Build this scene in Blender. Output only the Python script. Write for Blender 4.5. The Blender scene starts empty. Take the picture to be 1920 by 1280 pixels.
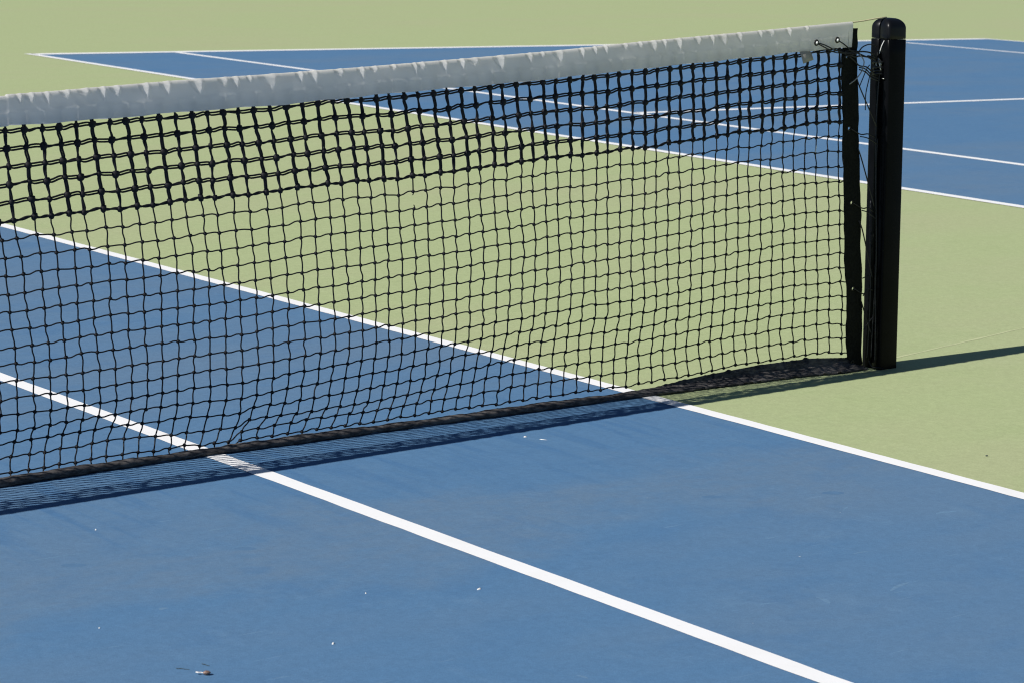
CAM = (1.04832664, -4.86783419, 1.32179100, 0.682295385, 0.179456501, 0.0336740102, 4646.96929)
SUN, SKY, EXPO = 5.0, 0.05, 0.1
NET_NODES = """3492,-145,790 3500,-136,751 3510,-127,712 3516,-118,672 3525,-109,633 3535,-100,592 3549,-88,551 3566,-74,508 3579,-60,467 3589,-47,423 3601,-34,381 3615,-21,339 3628,-7,297 3640,6,256 3643,18,217 3647,22,177 3650,22,140 3648,22,102 3639,20,78 3625,0,49 3609,-26,21 3604,-39,2
3538,-143,791 3547,-134,753 3557,-125,713 3565,-116,677 3574,-107,637 3585,-98,598 3598,-86,556 3614,-72,513 3623,-59,470 3633,-46,427 3644,-33,383 3655,-20,340 3668,-7,299 3680,6,257 3685,18,216 3689,22,177 3690,22,138 3688,22,105 3681,20,79 3663,1,49 3648,-24,21 3642,-37,0
3582,-140,791 3590,-131,753 3598,-123,716 3607,-114,675 3618,-105,635 3627,-97,596 3640,-84,553 3654,-71,511 3664,-58,471 3674,-45,429 3685,-32,386 3697,-19,343 3708,-7,301 3719,6,260 3727,19,217 3732,22,177 3732,22,140 3729,22,107 3719,20,80 3703,2,53 3687,-23,24 3682,-35,4
3623,-138,793 3633,-129,755 3643,-120,718 3652,-112,682 3663,-103,641 3672,-95,601 3685,-83,556 3699,-70,514 3708,-57,471 3718,-44,430 3726,-31,387 3736,-19,345 3748,-6,305 3758,6,265 3769,19,217 3772,22,177 3775,22,141 3771,22,108 3762,20,81 3745,3,52 3729,-21,22 3725,-33,3
3665,-136,795 3674,-127,756 3682,-118,719 3691,-110,679 3700,-102,641 3709,-93,599 3723,-81,556 3737,-68,512 3749,-56,471 3756,-43,431 3769,-30,389 3777,-18,348 3789,-6,306 3799,6,264 3813,19,219 3814,22,179 3816,22,143 3812,22,111 3801,20,82 3785,4,55 3769,-19,25 3763,-31,4
3707,-133,796 3717,-125,760 3727,-116,722 3737,-108,685 3749,-99,644 3758,-91,605 3772,-79,561 3783,-67,516 3794,-54,475 3803,-42,434 3811,-30,391 3819,-17,351 3830,-5,308 3840,7,266 3853,19,219 3857,22,180 3858,22,144 3855,22,111 3845,20,84 3825,4,57 3810,-17,26 3805,-28,5
3751,-131,798 3761,-122,759 3771,-114,723 3780,-106,681 3791,-98,643 3801,-89,601 3815,-78,559 3827,-65,516 3837,-53,473 3847,-41,433 3855,-29,392 3865,-17,351 3873,-5,310 3884,7,267 3897,19,222 3899,22,183 3899,22,145 3896,22,114 3887,21,84 3869,5,56 3853,-15,25 3848,-26,5
3792,-128,800 3805,-120,762 3814,-112,724 3824,-104,687 3835,-96,646 3846,-87,606 3859,-76,563 3873,-64,520 3882,-52,477 3891,-40,434 3901,-28,393 3908,-16,350 3916,-4,310 3925,7,269 3937,19,223 3941,22,183 3941,22,147 3936,22,115 3926,21,83 3910,6,55 3895,-14,25 3890,-24,3
3833,-126,801 3844,-118,763 3854,-110,725 3864,-102,685 3875,-94,648 3886,-86,605 3900,-75,564 3913,-63,520 3924,-51,478 3935,-39,436 3944,-27,392 3952,-16,352 3961,-4,311 3969,7,269 3979,19,225 3979,22,185 3980,22,149 3976,22,116 3970,21,82 3953,7,52 3937,-12,22 3933,-21,1
3878,-124,803 3889,-116,765 3901,-108,726 3910,-100,689 3922,-92,648 3932,-84,610 3944,-73,567 3957,-61,523 3970,-49,480 3980,-38,438 3989,-26,394 3996,-15,352 4004,-4,311 4012,8,270 4022,19,227 4022,22,187 4020,22,150 4020,22,117 4013,21,85 3996,8,50 3981,-10,23 3975,-19,3
3922,-121,804 3932,-113,766 3942,-105,729 3952,-98,691 3962,-90,653 3973,-82,612 3984,-71,571 4000,-60,526 4014,-48,483 4024,-37,438 4033,-25,395 4041,-14,354 4046,-3,312 4057,8,269 4064,19,229 4065,22,190 4066,22,152 4063,22,116 4055,21,84 4038,9,51 4022,-8,26 4019,-16,4
3966,-119,806 3976,-111,768 3986,-103,731 3995,-96,694 4005,-88,655 4015,-80,615 4028,-70,572 4041,-58,528 4055,-47,485 4066,-36,439 4075,-25,397 4083,-14,354 4091,-3,312 4098,8,271 4106,19,230 4109,22,190 4110,22,151 4109,22,116 4102,21,80 4085,10,48 4065,-6,19 4061,-14,-2
4007,-116,809 4017,-109,771 4026,-101,733 4035,-94,692 4043,-86,653 4053,-79,612 4068,-68,570 4080,-57,527 4092,-46,484 4103,-35,441 4116,-24,399 4127,-13,355 4134,-2,314 4143,8,270 4149,19,230 4154,22,189 4157,22,151 4154,22,113 4147,21,79 4132,10,49 4106,-5,21 4104,-12,-1
4050,-114,810 4059,-107,773 4071,-99,734 4082,-92,697 4091,-84,657 4102,-77,617 4113,-67,574 4126,-56,530 4137,-45,487 4146,-34,444 4158,-23,401 4168,-12,358 4177,-2,315 4187,9,270 4195,19,230 4199,22,190 4200,22,151 4197,22,113 4192,21,78 4174,10,48 4145,-5,19 4142,-12,-3
4091,-112,810 4101,-104,771 4113,-97,734 4124,-90,695 4136,-82,657 4146,-75,614 4158,-65,573 4170,-54,529 4181,-43,490 4192,-33,447 4203,-22,403 4213,-12,360 4222,-1,317 4230,9,274 4239,19,233 4244,22,192 4243,22,154 4241,22,118 4232,21,89 4213,10,63 4182,-5,40 4174,-12,21
4135,-109,812 4147,-102,774 4160,-94,735 4173,-87,697 4185,-80,658 4196,-73,618 4206,-63,576 4219,-52,533 4226,-42,492 4237,-32,448 4247,-21,405 4259,-11,361 4266,-1,320 4274,9,278 4284,19,235 4287,22,194 4288,22,154 4284,22,120 4279,21,91 4261,10,64 4229,-4,43 4221,-12,22
4180,-107,813 4192,-99,774 4202,-92,737 4215,-85,698 4225,-78,660 4237,-71,619 4248,-62,577 4259,-51,534 4271,-41,493 4281,-31,453 4294,-20,410 4303,-10,365 4313,0,323 4319,9,280 4327,19,238 4333,22,196 4332,22,160 4327,22,125 4321,21,90 4303,10,64 4275,-4,45 4264,-11,21
4227,-104,816 4239,-97,780 4250,-90,740 4263,-83,703 4273,-76,664 4285,-69,625 4295,-60,583 4309,-49,540 4318,-39,499 4326,-29,454 4336,-20,411 4348,-10,368 4358,0,326 4365,10,285 4374,19,241 4378,22,200 4376,22,163 4369,22,127 4365,21,93 4348,10,63 4323,-4,46 4308,-11,22
4272,-102,819 4283,-95,780 4293,-88,742 4304,-81,703 4315,-74,665 4326,-68,625 4339,-58,584 4353,-48,543 4360,-38,499 4369,-28,457 4381,-19,416 4392,-9,371 4401,1,327 4411,10,284 4420,19,242 4423,22,202 4419,22,165 4415,22,128 4406,21,94 4392,10,64 4367,-4,49 4350,-11,22
4318,-99,822 4328,-92,785 4340,-85,745 4351,-79,707 4362,-72,667 4373,-66,629 4386,-56,587 4396,-47,544 4406,-37,502 4415,-27,460 4426,-18,416 4435,-8,371 4445,1,329 4455,10,286 4461,19,246 4467,22,205 4460,22,167 4456,22,131 4450,21,96 4435,10,67 4411,-4,49 4393,-11,23
4363,-96,825 4374,-90,786 4384,-83,747 4395,-77,709 4404,-70,668 4414,-64,627 4425,-55,586 4437,-45,544 4448,-36,503 4458,-26,459 4468,-17,418 4479,-8,373 4488,1,332 4497,11,288 4506,19,247 4507,22,208 4504,22,169 4498,22,134 4490,21,98 4476,10,67 4453,-4,49 4436,-11,23
4404,-94,825 4416,-88,788 4428,-81,748 4439,-75,711 4451,-68,669 4461,-62,631 4471,-53,589 4482,-44,548 4492,-34,505 4501,-25,461 4509,-16,417 4521,-7,376 4527,2,333 4537,11,291 4546,20,248 4549,22,209 4545,22,172 4540,22,135 4533,21,99 4518,10,68 4495,-4,50 4477,-11,23
4446,-92,825 4456,-85,787 4466,-79,748 4478,-73,710 4489,-66,669 4497,-60,629 4510,-52,586 4519,-43,547 4531,-33,503 4541,-24,462 4553,-15,420 4561,-6,377 4569,2,335 4578,11,294 4586,20,252 4589,22,213 4586,22,174 4581,22,138 4574,21,101 4559,10,70 4535,-4,49 4521,-11,24
4492,-89,826 4501,-83,789 4514,-77,749 4525,-71,712 4533,-65,672 4542,-59,632 4552,-50,591 4563,-41,549 4575,-32,506 4584,-23,464 4593,-15,423 4601,-6,380 4609,3,337 4618,11,296 4625,20,254 4629,22,215 4628,22,175 4620,22,139 4615,21,104 4600,10,71 4577,-4,49 4563,-10,23
4531,-87,828 4543,-81,788 4553,-75,748 4565,-69,710 4574,-63,671 4584,-57,629 4594,-49,587 4605,-40,547 4615,-31,504 4626,-22,465 4635,-14,423 4644,-5,381 4651,3,338 4658,11,297 4668,20,255 4668,22,217 4668,22,178 4662,22,140 4655,21,105 4640,10,74 4619,-3,49 4606,-10,24
4577,-85,829 4587,-79,792 4600,-72,752 4611,-66,715 4620,-61,675 4630,-55,635 4639,-47,594 4650,-38,550 4659,-30,509 4668,-21,468 4679,-13,424 4684,-5,383 4695,4,341 4701,12,299 4707,20,260 4710,22,220 4708,22,181 4705,22,144 4697,21,108 4680,10,75 4659,-3,52 4646,-10,27
4620,-82,831 4630,-76,793 4642,-70,755 4651,-65,714 4661,-59,674 4669,-53,633 4679,-45,595 4689,-37,553 4701,-29,510 4710,-20,468 4720,-12,427 4730,-4,385 4736,4,342 4744,12,299 4751,20,261 4752,22,223 4750,22,184 4746,22,146 4739,21,109 4723,11,78 4700,-3,54 4690,-10,26
4669,-79,834 4679,-74,794 4689,-68,756 4700,-62,719 4710,-57,677 4718,-51,638 4725,-44,599 4734,-35,556 4746,-27,513 4756,-19,470 4766,-11,428 4774,-3,387 4778,4,346 4785,12,303 4792,20,261 4795,22,224 4792,22,187 4788,22,149 4781,21,113 4765,11,80 4746,-3,56 4734,-10,27
4711,-77,836 4722,-71,796 4732,-66,759 4744,-60,717 4754,-55,678 4761,-49,638 4769,-42,597 4775,-34,556 4787,-26,513 4798,-18,470 4808,-10,430 4817,-3,389 4823,5,347 4828,12,304 4834,20,266 4837,22,226 4835,22,189 4828,22,154 4822,21,114 4805,11,85 4787,-3,56 4776,-10,27
4757,-74,839 4764,-69,802 4777,-63,762 4791,-58,722 4799,-53,682 4807,-48,643 4815,-40,603 4822,-33,561 4832,-25,517 4841,-17,474 4852,-10,431 4860,-2,391 4865,5,348 4871,13,308 4879,20,266 4880,22,228 4877,22,191 4870,22,157 4864,21,120 4848,11,86 4831,-3,57 4818,-10,29
4800,-72,842 4810,-67,801 4818,-61,764 4829,-56,723 4836,-51,686 4845,-46,643 4853,-39,603 4860,-31,562 4871,-24,520 4884,-16,477 4895,-9,436 4902,-1,394 4909,6,352 4914,13,310 4921,20,268 4924,22,231 4919,22,193 4913,22,158 4904,21,121 4889,11,87 4872,-3,56 4863,-9,27
4849,-69,844 4858,-64,807 4868,-59,766 4878,-54,729 4885,-49,688 4892,-44,649 4898,-37,610 4906,-30,566 4915,-22,524 4927,-15,480 4939,-8,438 4948,-1,396 4951,6,355 4956,13,312 4964,20,271 4965,22,234 4962,22,197 4955,22,159 4946,21,125 4930,11,93 4913,-3,61 4905,-9,28
4889,-67,847 4899,-62,806 4908,-57,767 4917,-52,728 4926,-47,688 4932,-42,647 4938,-36,607 4946,-29,567 4958,-21,525 4970,-14,480 4982,-7,439 4990,0,398 4996,7,355 5000,13,314 5007,20,272 5006,22,235 5004,22,199 4996,22,163 4988,21,126 4974,11,92 4962,-2,59 4951,-9,26
4937,-64,849 4945,-59,812 4956,-54,771 4965,-50,732 4977,-45,691 4982,-40,653 4987,-34,613 4993,-27,572 5004,-20,528 5012,-13,484 5024,-6,440 5035,1,400 5036,7,358 5043,14,315 5046,20,277 5051,22,235 5046,22,201 5039,22,167 5030,21,130 5018,11,95 5004,-2,65 4995,-9,29
4980,-62,851 4989,-57,811 4997,-52,774 5007,-48,733 5014,-43,695 5022,-39,654 5026,-32,613 5033,-26,573 5044,-19,530 5053,-12,485 5066,-5,444 5073,1,401 5079,8,362 5084,14,318 5089,20,278 5092,22,239 5086,22,203 5079,22,168 5074,21,131 5061,11,96 5048,-2,64 5039,-9,28
5027,-59,853 5035,-55,815 5043,-50,776 5050,-46,738 5059,-41,697 5065,-37,659 5070,-31,617 5078,-24,577 5086,-18,533 5094,-11,490 5104,-5,449 5114,2,406 5120,8,362 5126,14,322 5131,20,280 5131,22,243 5127,22,204 5120,22,169 5116,21,134 5106,11,100 5093,-2,65 5085,-9,29
5071,-57,854 5075,-53,815 5085,-48,778 5091,-44,738 5097,-39,699 5103,-35,658 5110,-29,618 5119,-23,577 5126,-16,533 5134,-10,493 5144,-4,450 5153,2,409 5161,8,365 5170,14,323 5172,20,283 5173,22,245 5167,22,207 5163,22,171 5160,21,134 5150,11,98 5139,-2,65 5132,-9,29
5119,-54,856 5126,-50,819 5132,-46,778 5139,-41,742 5143,-37,700 5149,-33,662 5156,-28,621 5162,-21,578 5170,-15,537 5176,-9,495 5186,-3,453 5194,3,411 5203,9,366 5209,15,327 5215,20,287 5214,22,247 5210,22,209 5207,22,173 5203,21,135 5196,11,101 5181,-2,66 5175,-8,29
5164,-52,858 5168,-48,819 5176,-43,781 5181,-39,739 5186,-35,700 5190,-32,659 5198,-26,619 5206,-20,578 5213,-14,536 5220,-8,496 5228,-2,454 5235,4,413 5243,9,371 5252,15,329 5258,20,287 5256,22,251 5253,22,213 5249,22,174 5247,21,137 5238,11,101 5226,-2,66 5219,-8,31
5206,-49,860 5215,-45,822 5221,-41,780 5227,-37,743 5235,-33,704 5241,-29,663 5247,-24,622 5253,-18,579 5259,-13,537 5265,-7,498 5271,-1,456 5279,4,413 5284,10,372 5293,15,330 5298,21,289 5302,22,252 5299,22,215 5293,22,176 5289,21,138 5280,11,102 5270,-2,67 5262,-8,31
5252,-47,862 5259,-43,821 5261,-39,783 5269,-35,743 5273,-32,706 5279,-28,665 5285,-23,624 5293,-17,582 5300,-12,542 5306,-6,499 5314,-1,457 5320,4,415 5326,9,374 5334,14,332 5340,19,291 5344,21,251 5339,21,213 5336,21,175 5332,20,137 5323,11,100 5311,-1,65 5305,-8,28
5294,-44,865 5301,-41,827 5307,-37,786 5313,-33,749 5319,-30,707 5324,-26,669 5330,-21,628 5338,-16,587 5343,-11,543 5350,-6,499 5355,-1,459 5361,4,416 5367,9,376 5376,14,333 5381,18,291 5386,20,254 5384,20,214 5379,20,179 5375,19,141 5364,11,102 5355,-1,68 5350,-7,31
5340,-42,867 5345,-38,827 5353,-35,790 5358,-31,749 5362,-28,712 5368,-25,669 5375,-20,627 5381,-15,586 5387,-10,543 5393,-5,502 5399,-1,460 5405,4,419 5409,8,378 5414,13,335 5424,17,294 5428,18,255 5428,18,217 5423,18,176 5419,18,138 5408,10,103 5400,0,66 5398,-5,27
5389,-39,870 5394,-36,831 5399,-33,790 5403,-29,752 5409,-26,708 5413,-23,670 5418,-19,628 5425,-14,587 5433,-10,545 5435,-5,504 5442,-1,462 5447,4,421 5452,8,380 5458,12,338 5466,16,298 5470,17,258 5469,17,219 5465,17,179 5459,17,144 5451,10,105 5446,0,71 5444,-4,32
5433,-37,873 5437,-34,832 5441,-31,795 5444,-28,752 5447,-25,713 5452,-22,671 5459,-18,630 5466,-13,590 5472,-9,547 5479,-5,506 5483,-1,464 5490,3,423 5495,7,381 5499,11,341 5506,15,299 5512,16,260 5512,16,221 5508,16,182 5504,15,144 5497,9,107 5491,1,70 5492,-3,30
5479,-34,875 5483,-31,836 5487,-28,797 5493,-26,759 5495,-23,719 5500,-20,680 5503,-16,638 5511,-12,597 5515,-8,553 5521,-5,510 5527,-1,467 5531,3,426 5535,7,386 5542,10,345 5549,14,304 5552,15,262 5552,15,224 5549,15,187 5547,14,148 5537,9,112 5535,2,72 5539,-2,33
5519,-32,877 5525,-29,837 5528,-26,800 5533,-24,757 5537,-21,718 5540,-19,679 5544,-15,638 5549,-12,597 5558,-8,555 5564,-4,512 5568,-1,470 5573,3,429 5579,6,388 5585,9,347 5589,13,305 5592,14,265 5592,14,227 5590,14,190 5589,13,150 5582,9,112 5580,2,73 5586,-1,33
5566,-29,879 5570,-27,842 5577,-24,801 5581,-22,763 5587,-19,722 5591,-17,684 5593,-14,644 5599,-11,603 5602,-7,560 5607,-4,516 5613,-1,474 5618,2,433 5621,6,390 5626,9,349 5632,12,309 5632,12,269 5633,12,231 5634,12,194 5630,12,154 5624,8,115 5624,3,75 5631,1,35
5609,-27,881 5614,-24,843 5616,-22,802 5622,-20,760 5627,-18,724 5631,-16,684 5634,-13,644 5639,-10,603 5644,-7,561 5649,-4,519 5654,-1,477 5659,2,437 5665,5,396 5669,8,353 5674,10,312 5673,11,271 5675,11,233 5676,11,197 5672,11,155 5669,8,117 5672,4,78 5680,2,36
5655,-24,884 5661,-22,846 5665,-20,806 5671,-18,769 5675,-16,729 5681,-14,690 5685,-11,650 5685,-9,608 5691,-6,564 5693,-3,523 5698,-1,482 5703,2,440 5708,4,396 5714,7,356 5717,9,313 5715,10,275 5719,10,236 5718,10,199 5716,10,160 5710,7,121 5713,4,79 5721,3,39
5699,-22,886 5703,-20,847 5710,-18,809 5713,-16,770 5718,-14,733 5721,-13,691 5723,-10,651 5726,-8,610 5733,-5,566 5738,-3,524 5741,-1,485 5746,2,442 5752,4,400 5756,6,359 5760,8,317 5759,9,279 5761,9,240 5761,9,201 5758,9,161 5752,7,124 5759,5,83 5766,4,42
5747,-19,889 5752,-17,851 5756,-16,811 5759,-14,775 5763,-13,736 5766,-11,698 5768,-9,657 5771,-7,614 5774,-5,571 5778,-3,528 5787,-1,487 5790,1,445 5795,3,403 5800,5,363 5802,7,321 5803,7,279 5803,7,242 5804,7,203 5801,7,166 5798,7,126 5804,5,86 5812,5,46
5790,-17,892 5793,-15,853 5795,-14,815 5801,-12,774 5803,-11,736 5807,-10,696 5810,-8,653 5810,-6,615 5815,-4,573 5823,-2,530 5827,-1,488 5834,1,446 5836,3,406 5843,4,365 5844,6,325 5848,6,284 5848,6,245 5848,6,206 5845,6,166 5841,5,128 5846,4,86 5854,4,45
5840,-14,893 5842,-13,855 5846,-11,816 5849,-10,779 5853,-9,738 5856,-8,698 5857,-7,656 5859,-5,617 5862,-4,573 5867,-2,532 5869,-1,492 5878,1,449 5880,2,408 5887,3,366 5886,5,328 5889,5,285 5891,5,247 5890,5,207 5889,5,167 5883,4,127 5889,3,88 5899,3,45
5883,-11,895 5886,-10,857 5888,-9,819 5891,-8,777 5893,-8,740 5896,-7,698 5896,-6,660 5898,-4,616 5904,-3,575 5908,-2,535 5915,-1,493 5920,1,453 5923,2,412 5929,3,370 5930,4,330 5933,4,288 5936,4,248 5936,4,208 5934,4,172 5931,3,131 5936,2,90 5945,1,47
5931,-9,898 5933,-8,859 5937,-7,820 5941,-6,783 5942,-6,742 5945,-5,703 5944,-4,663 5945,-3,620 5950,-2,578 5954,-1,538 5958,-1,497 5964,0,455 5967,1,412 5970,2,374 5972,2,332 5977,2,292 5979,2,252 5982,2,211 5980,2,172 5977,2,133 5982,1,91 5992,0,48
5974,-6,901 5976,-6,861 5976,-5,824 5981,-5,784 5984,-4,745 5986,-4,704 5985,-3,664 5987,-2,623 5993,-2,581 5997,-1,539 6003,0,499 6008,0,457 6010,0,415 6014,1,375 6015,1,335 6020,1,293 6024,1,254 6027,1,212 6025,1,174 6022,0,133 6028,-2,92 6034,-3,52
6019,-4,905 6021,-3,866 6025,-3,827 6028,-3,790 6031,-2,750 6035,-2,711 6036,-2,670 6035,-1,627 6037,-1,583 6042,-1,542 6047,0,500 6053,0,459 6054,0,418 6058,0,375 6062,0,333 6064,0,294 6069,0,253 6073,0,213 6070,0,174 6068,-3,134 6070,-6,96 6075,-8,52
6065,-1,910 6068,-1,869 6070,-1,832 6073,-1,790 6071,-1,752 6075,-1,712 6078,0,669 6077,0,626 6083,0,586 6088,0,541 6093,0,501 6095,-1,458 6102,-1,417 6103,-1,376 6105,-1,334 6108,-1,292 6115,-2,252 6119,-2,213 6118,-2,175 6115,-5,136 6117,-10,94 6118,-12,53
6108,1,911 6110,1,872 6116,1,832 6120,1,794 6124,1,752 6128,1,713 6128,1,671 6128,1,631 6132,0,585 6135,0,542 6139,0,499 6142,-1,458 6145,-1,418 6149,-2,376 6151,-2,334 6153,-3,293 6161,-3,251 6165,-3,213 6165,-3,174 6163,-8,137 6162,-13,95 6161,-16,54
6156,4,913 6160,4,871 6162,4,834 6166,3,791 6168,3,753 6171,3,710 6171,2,670 6172,2,627 6175,1,584 6180,0,541 6183,0,501 6188,-1,458 6190,-2,418 6193,-3,378 6196,-4,337 6198,-4,293 6204,-4,253 6215,-4,209 6216,-5,169 6212,-10,128 6208,-17,89 6208,-21,47"""
import bpy, math, random
from mathutils import Vector, Matrix

random.seed(7)
scene = bpy.context.scene
COL = scene.collection
PI = math.pi

# ------------------------------------------------------------------ helpers
class MB:
    """collects faces; build() links them as ONE mesh object"""
    def __init__(self):
        self.v = []; self.f = []
    def add(self, vs, fs):
        o = len(self.v)
        self.v.extend(vs)
        self.f.extend(tuple(i + o for i in f) for f in fs)
    def tube(self, pts, rad, n=6, caps=True):
        pts = [Vector(q) for q in pts]
        m = len(pts)
        if not hasattr(rad, '__len__'): rad = [rad] * m
        t0 = (pts[1] - pts[0]).normalized()
        ref = Vector((0, 1, 0)) if abs(t0.y) < .8 else Vector((1, 0, 0))
        u = (ref - t0 * ref.dot(t0)).normalized()
        vs = []
        for i in range(m):
            t = (pts[min(i + 1, m - 1)] - pts[max(i - 1, 0)]).normalized()
            u = (u - t * u.dot(t)).normalized(); w = t.cross(u)
            for k in range(n):
                a = 2 * PI * k / n
                vs.append(pts[i] + (u * math.cos(a) + w * math.sin(a)) * rad[i])
        fs = []
        for i in range(m - 1):
            for k in range(n):
                k2 = (k + 1) % n
                fs.append((i * n + k, i * n + k2, (i + 1) * n + k2, (i + 1) * n + k))
        if caps:
            fs.append(tuple(range(n - 1, -1, -1))); fs.append(tuple((m - 1) * n + k for k in range(n)))
        self.add([tuple(q) for q in vs], fs)
    def ball(self, c, r, axes=(1, 1, 1), rot=0.0, nu=7, nv=5, rough=.12):
        vs = [(0, 0, 1)]; fs = []
        for j in range(1, nv):
            th = PI * j / nv
            for k in range(nu):
                a = 2 * PI * k / nu + rot
                vs.append((math.sin(th) * math.cos(a), math.sin(th) * math.sin(a), math.cos(th)))
        vs.append((0, 0, -1)); L = len(vs) - 1
        for k in range(nu):
            k2 = (k + 1) % nu
            fs.append((0, 1 + k, 1 + k2))
            for j in range(nv - 2):
                a = 1 + j * nu
                fs.append((a + k, a + nu + k, a + nu + k2, a + k2))
            a = 1 + (nv - 2) * nu
            fs.append((a + k, L, a + k2))
        cr, sr = math.cos(rot), math.sin(rot)
        out = []
        for q in vs:
            s = r * (1 + random.uniform(-rough, rough))
            x, y, z = q[0] * s * axes[0], q[1] * s * axes[1], q[2] * s * axes[2]
            out.append((c[0] + x * cr - z * sr, c[1] + y, c[2] + x * sr + z * cr))
        self.add(out, fs)
    def grid(self, rows, close=False):
        """rows: list of equal-length rings / lines"""
        n = len(rows[0]); fs = []
        for i in range(len(rows) - 1):
            for k in range(n if close else n - 1):
                k2 = (k + 1) % n
                fs.append((i * n + k, i * n + k2, (i + 1) * n + k2, (i + 1) * n + k))
        self.add([tuple(q) for r in rows for q in r], fs)
    def torus(self, c, R, r, normal=(0, 1, 0), n=20, m=8):
        nrm = Vector(normal).normalized()
        u = nrm.orthogonal().normalized(); w = nrm.cross(u); c = Vector(c)
        rows = []
        for i in range(n + 1):
            a = 2 * PI * i / n; d = u * math.cos(a) + w * math.sin(a)
            rows.append([c + d * (R + r * math.cos(2 * PI * k / m)) + nrm * r * math.sin(2 * PI * k / m) for k in range(m)])
        self.grid(rows, close=True)
    def build(self, name, mat, parent=None, smooth=True):
        me = bpy.data.meshes.new(name)
        me.from_pydata(self.v, [], self.f)
        me.validate(); me.update()
        if smooth:
            me.polygons.foreach_set('use_smooth', [True] * len(me.polygons))
        me.materials.append(mat)
        o = bpy.data.objects.new(name, me); COL.objects.link(o)
        if parent:
            o.parent = parent
            o.matrix_parent_inverse = Matrix.Translation(parent.location).inverted()
        return o

def spline(pts, sub=6):
    P = [Vector(q) for q in pts]; out = []
    for i in range(len(P) - 1):
        a = P[max(i - 1, 0)]; b = P[i]; c = P[i + 1]; d = P[min(i + 2, len(P) - 1)]
        for k in range(sub):
            t = k / sub
            out.append(.5 * ((2 * b) + (c - a) * t + (2 * a - 5 * b + 4 * c - d) * t * t + (3 * b - a - 3 * c + d) * t ** 3))
    out.append(P[-1]); return out

def lerp(a, b, t): return a + (b - a) * t
def smooth(a, b, x):
    t = min(1, max(0, (x - a) / (b - a))); return t * t * (3 - 2 * t)
def interp(xs, ys, x):
    if x <= xs[0]: return ys[0]
    for i in range(len(xs) - 1):
        if x <= xs[i + 1]: return lerp(ys[i], ys[i + 1], (x - xs[i]) / (xs[i + 1] - xs[i]))
    return ys[-1]

def tag(o, label=None, cat=None, group=None, kind=None):
    if label: o['label'] = label
    if cat: o['category'] = cat
    if group: o['group'] = group
    if kind: o['kind'] = kind
    return o
def thing(name, label, cat, loc):
    o = bpy.data.objects.new(name, None); o.location = loc; o.empty_display_size = .1
    COL.objects.link(o); return tag(o, label, cat)

# ---------------------------------------------------------------- materials
class NT:
    def __init__(self, name):
        self.m = bpy.data.materials.new(name); self.m.use_nodes = True
        self.t = self.m.node_tree; self.b = self.t.nodes['Principled BSDF']
        self.out = self.t.nodes['Material Output']
    def n(self, typ, **kw):
        o = self.t.nodes.new(typ)
        for k, v in kw.items():
            if k in o.inputs: o.inputs[k].default_value = v
            else: setattr(o, k, v)
        return o
    def l(self, a, b): self.t.links.new(a, b)
    def coords(self, rot=0, scale=(1, 1, 1)):
        tc = self.n('ShaderNodeTexCoord'); mp = self.n('ShaderNodeMapping')
        mp.inputs['Rotation'].default_value = (0, 0, rot); mp.inputs['Scale'].default_value = scale
        self.l(tc.outputs['Object'], mp.inputs['Vector']); return mp.outputs['Vector']
    def noise(self, vec, scale, detail=4, rough=.55):
        o = self.n('ShaderNodeTexNoise', Scale=scale, Detail=detail, Roughness=rough)
        self.l(vec, o.inputs['Vector']); return o.outputs['Fac']
    def ramp(self, fac, a, b, va=0.0, vb=1.0):
        o = self.n('ShaderNodeMapRange'); o.clamp = True
        o.inputs['From Min'].default_value = a; o.inputs['From Max'].default_value = b
        o.inputs['To Min'].default_value = va; o.inputs['To Max'].default_value = vb
        self.l(fac, o.inputs['Value']); return o.outputs['Result']
    def math(self, op, a, b):
        o = self.n('ShaderNodeMath', operation=op)
        for i, q in enumerate((a, b)):
            if isinstance(q, (int, float)): o.inputs[i].default_value = q
            else: self.l(q, o.inputs[i])
        return o.outputs[0]
    def mix(self, fac, a, b, blend='MIX'):
        o = self.n('ShaderNodeMix', data_type='RGBA', blend_type=blend)
        for i, q in ((0, fac), (6, a), (7, b)):
            if isinstance(q, (int, float)): o.inputs[i].default_value = q
            elif isinstance(q, tuple): o.inputs[i].default_value = q + (1,) if len(q) == 3 else q
            else: self.l(q, o.inputs[i])
        return o.outputs[2]
    def bump(self, h, strength, dist):
        o = self.n('ShaderNodeBump', Strength=strength, Distance=dist)
        self.l(h, o.inputs['Height']); self.l(o.outputs['Normal'], self.b.inputs['Normal'])

def plain(name, col, rough=.6, metal=0., spec=.4, var=.0, vscale=60, bump=0., coat=0.):
    q = NT(name); b = q.b
    b.inputs['Roughness'].default_value = rough; b.inputs['Metallic'].default_value = metal
    b.inputs['Specular IOR Level'].default_value = spec; b.inputs['Coat Weight'].default_value = coat
    v = q.coords(); f = q.noise(v, vscale, 5)
    c = q.mix(q.ramp(f, .35, .7), tuple(x * (1 - var) for x in col), tuple(min(1, x * (1 + var)) for x in col))
    q.l(c, b.inputs['Base Color'])
    if bump: q.bump(f, bump, .002)
    return q.m

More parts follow.
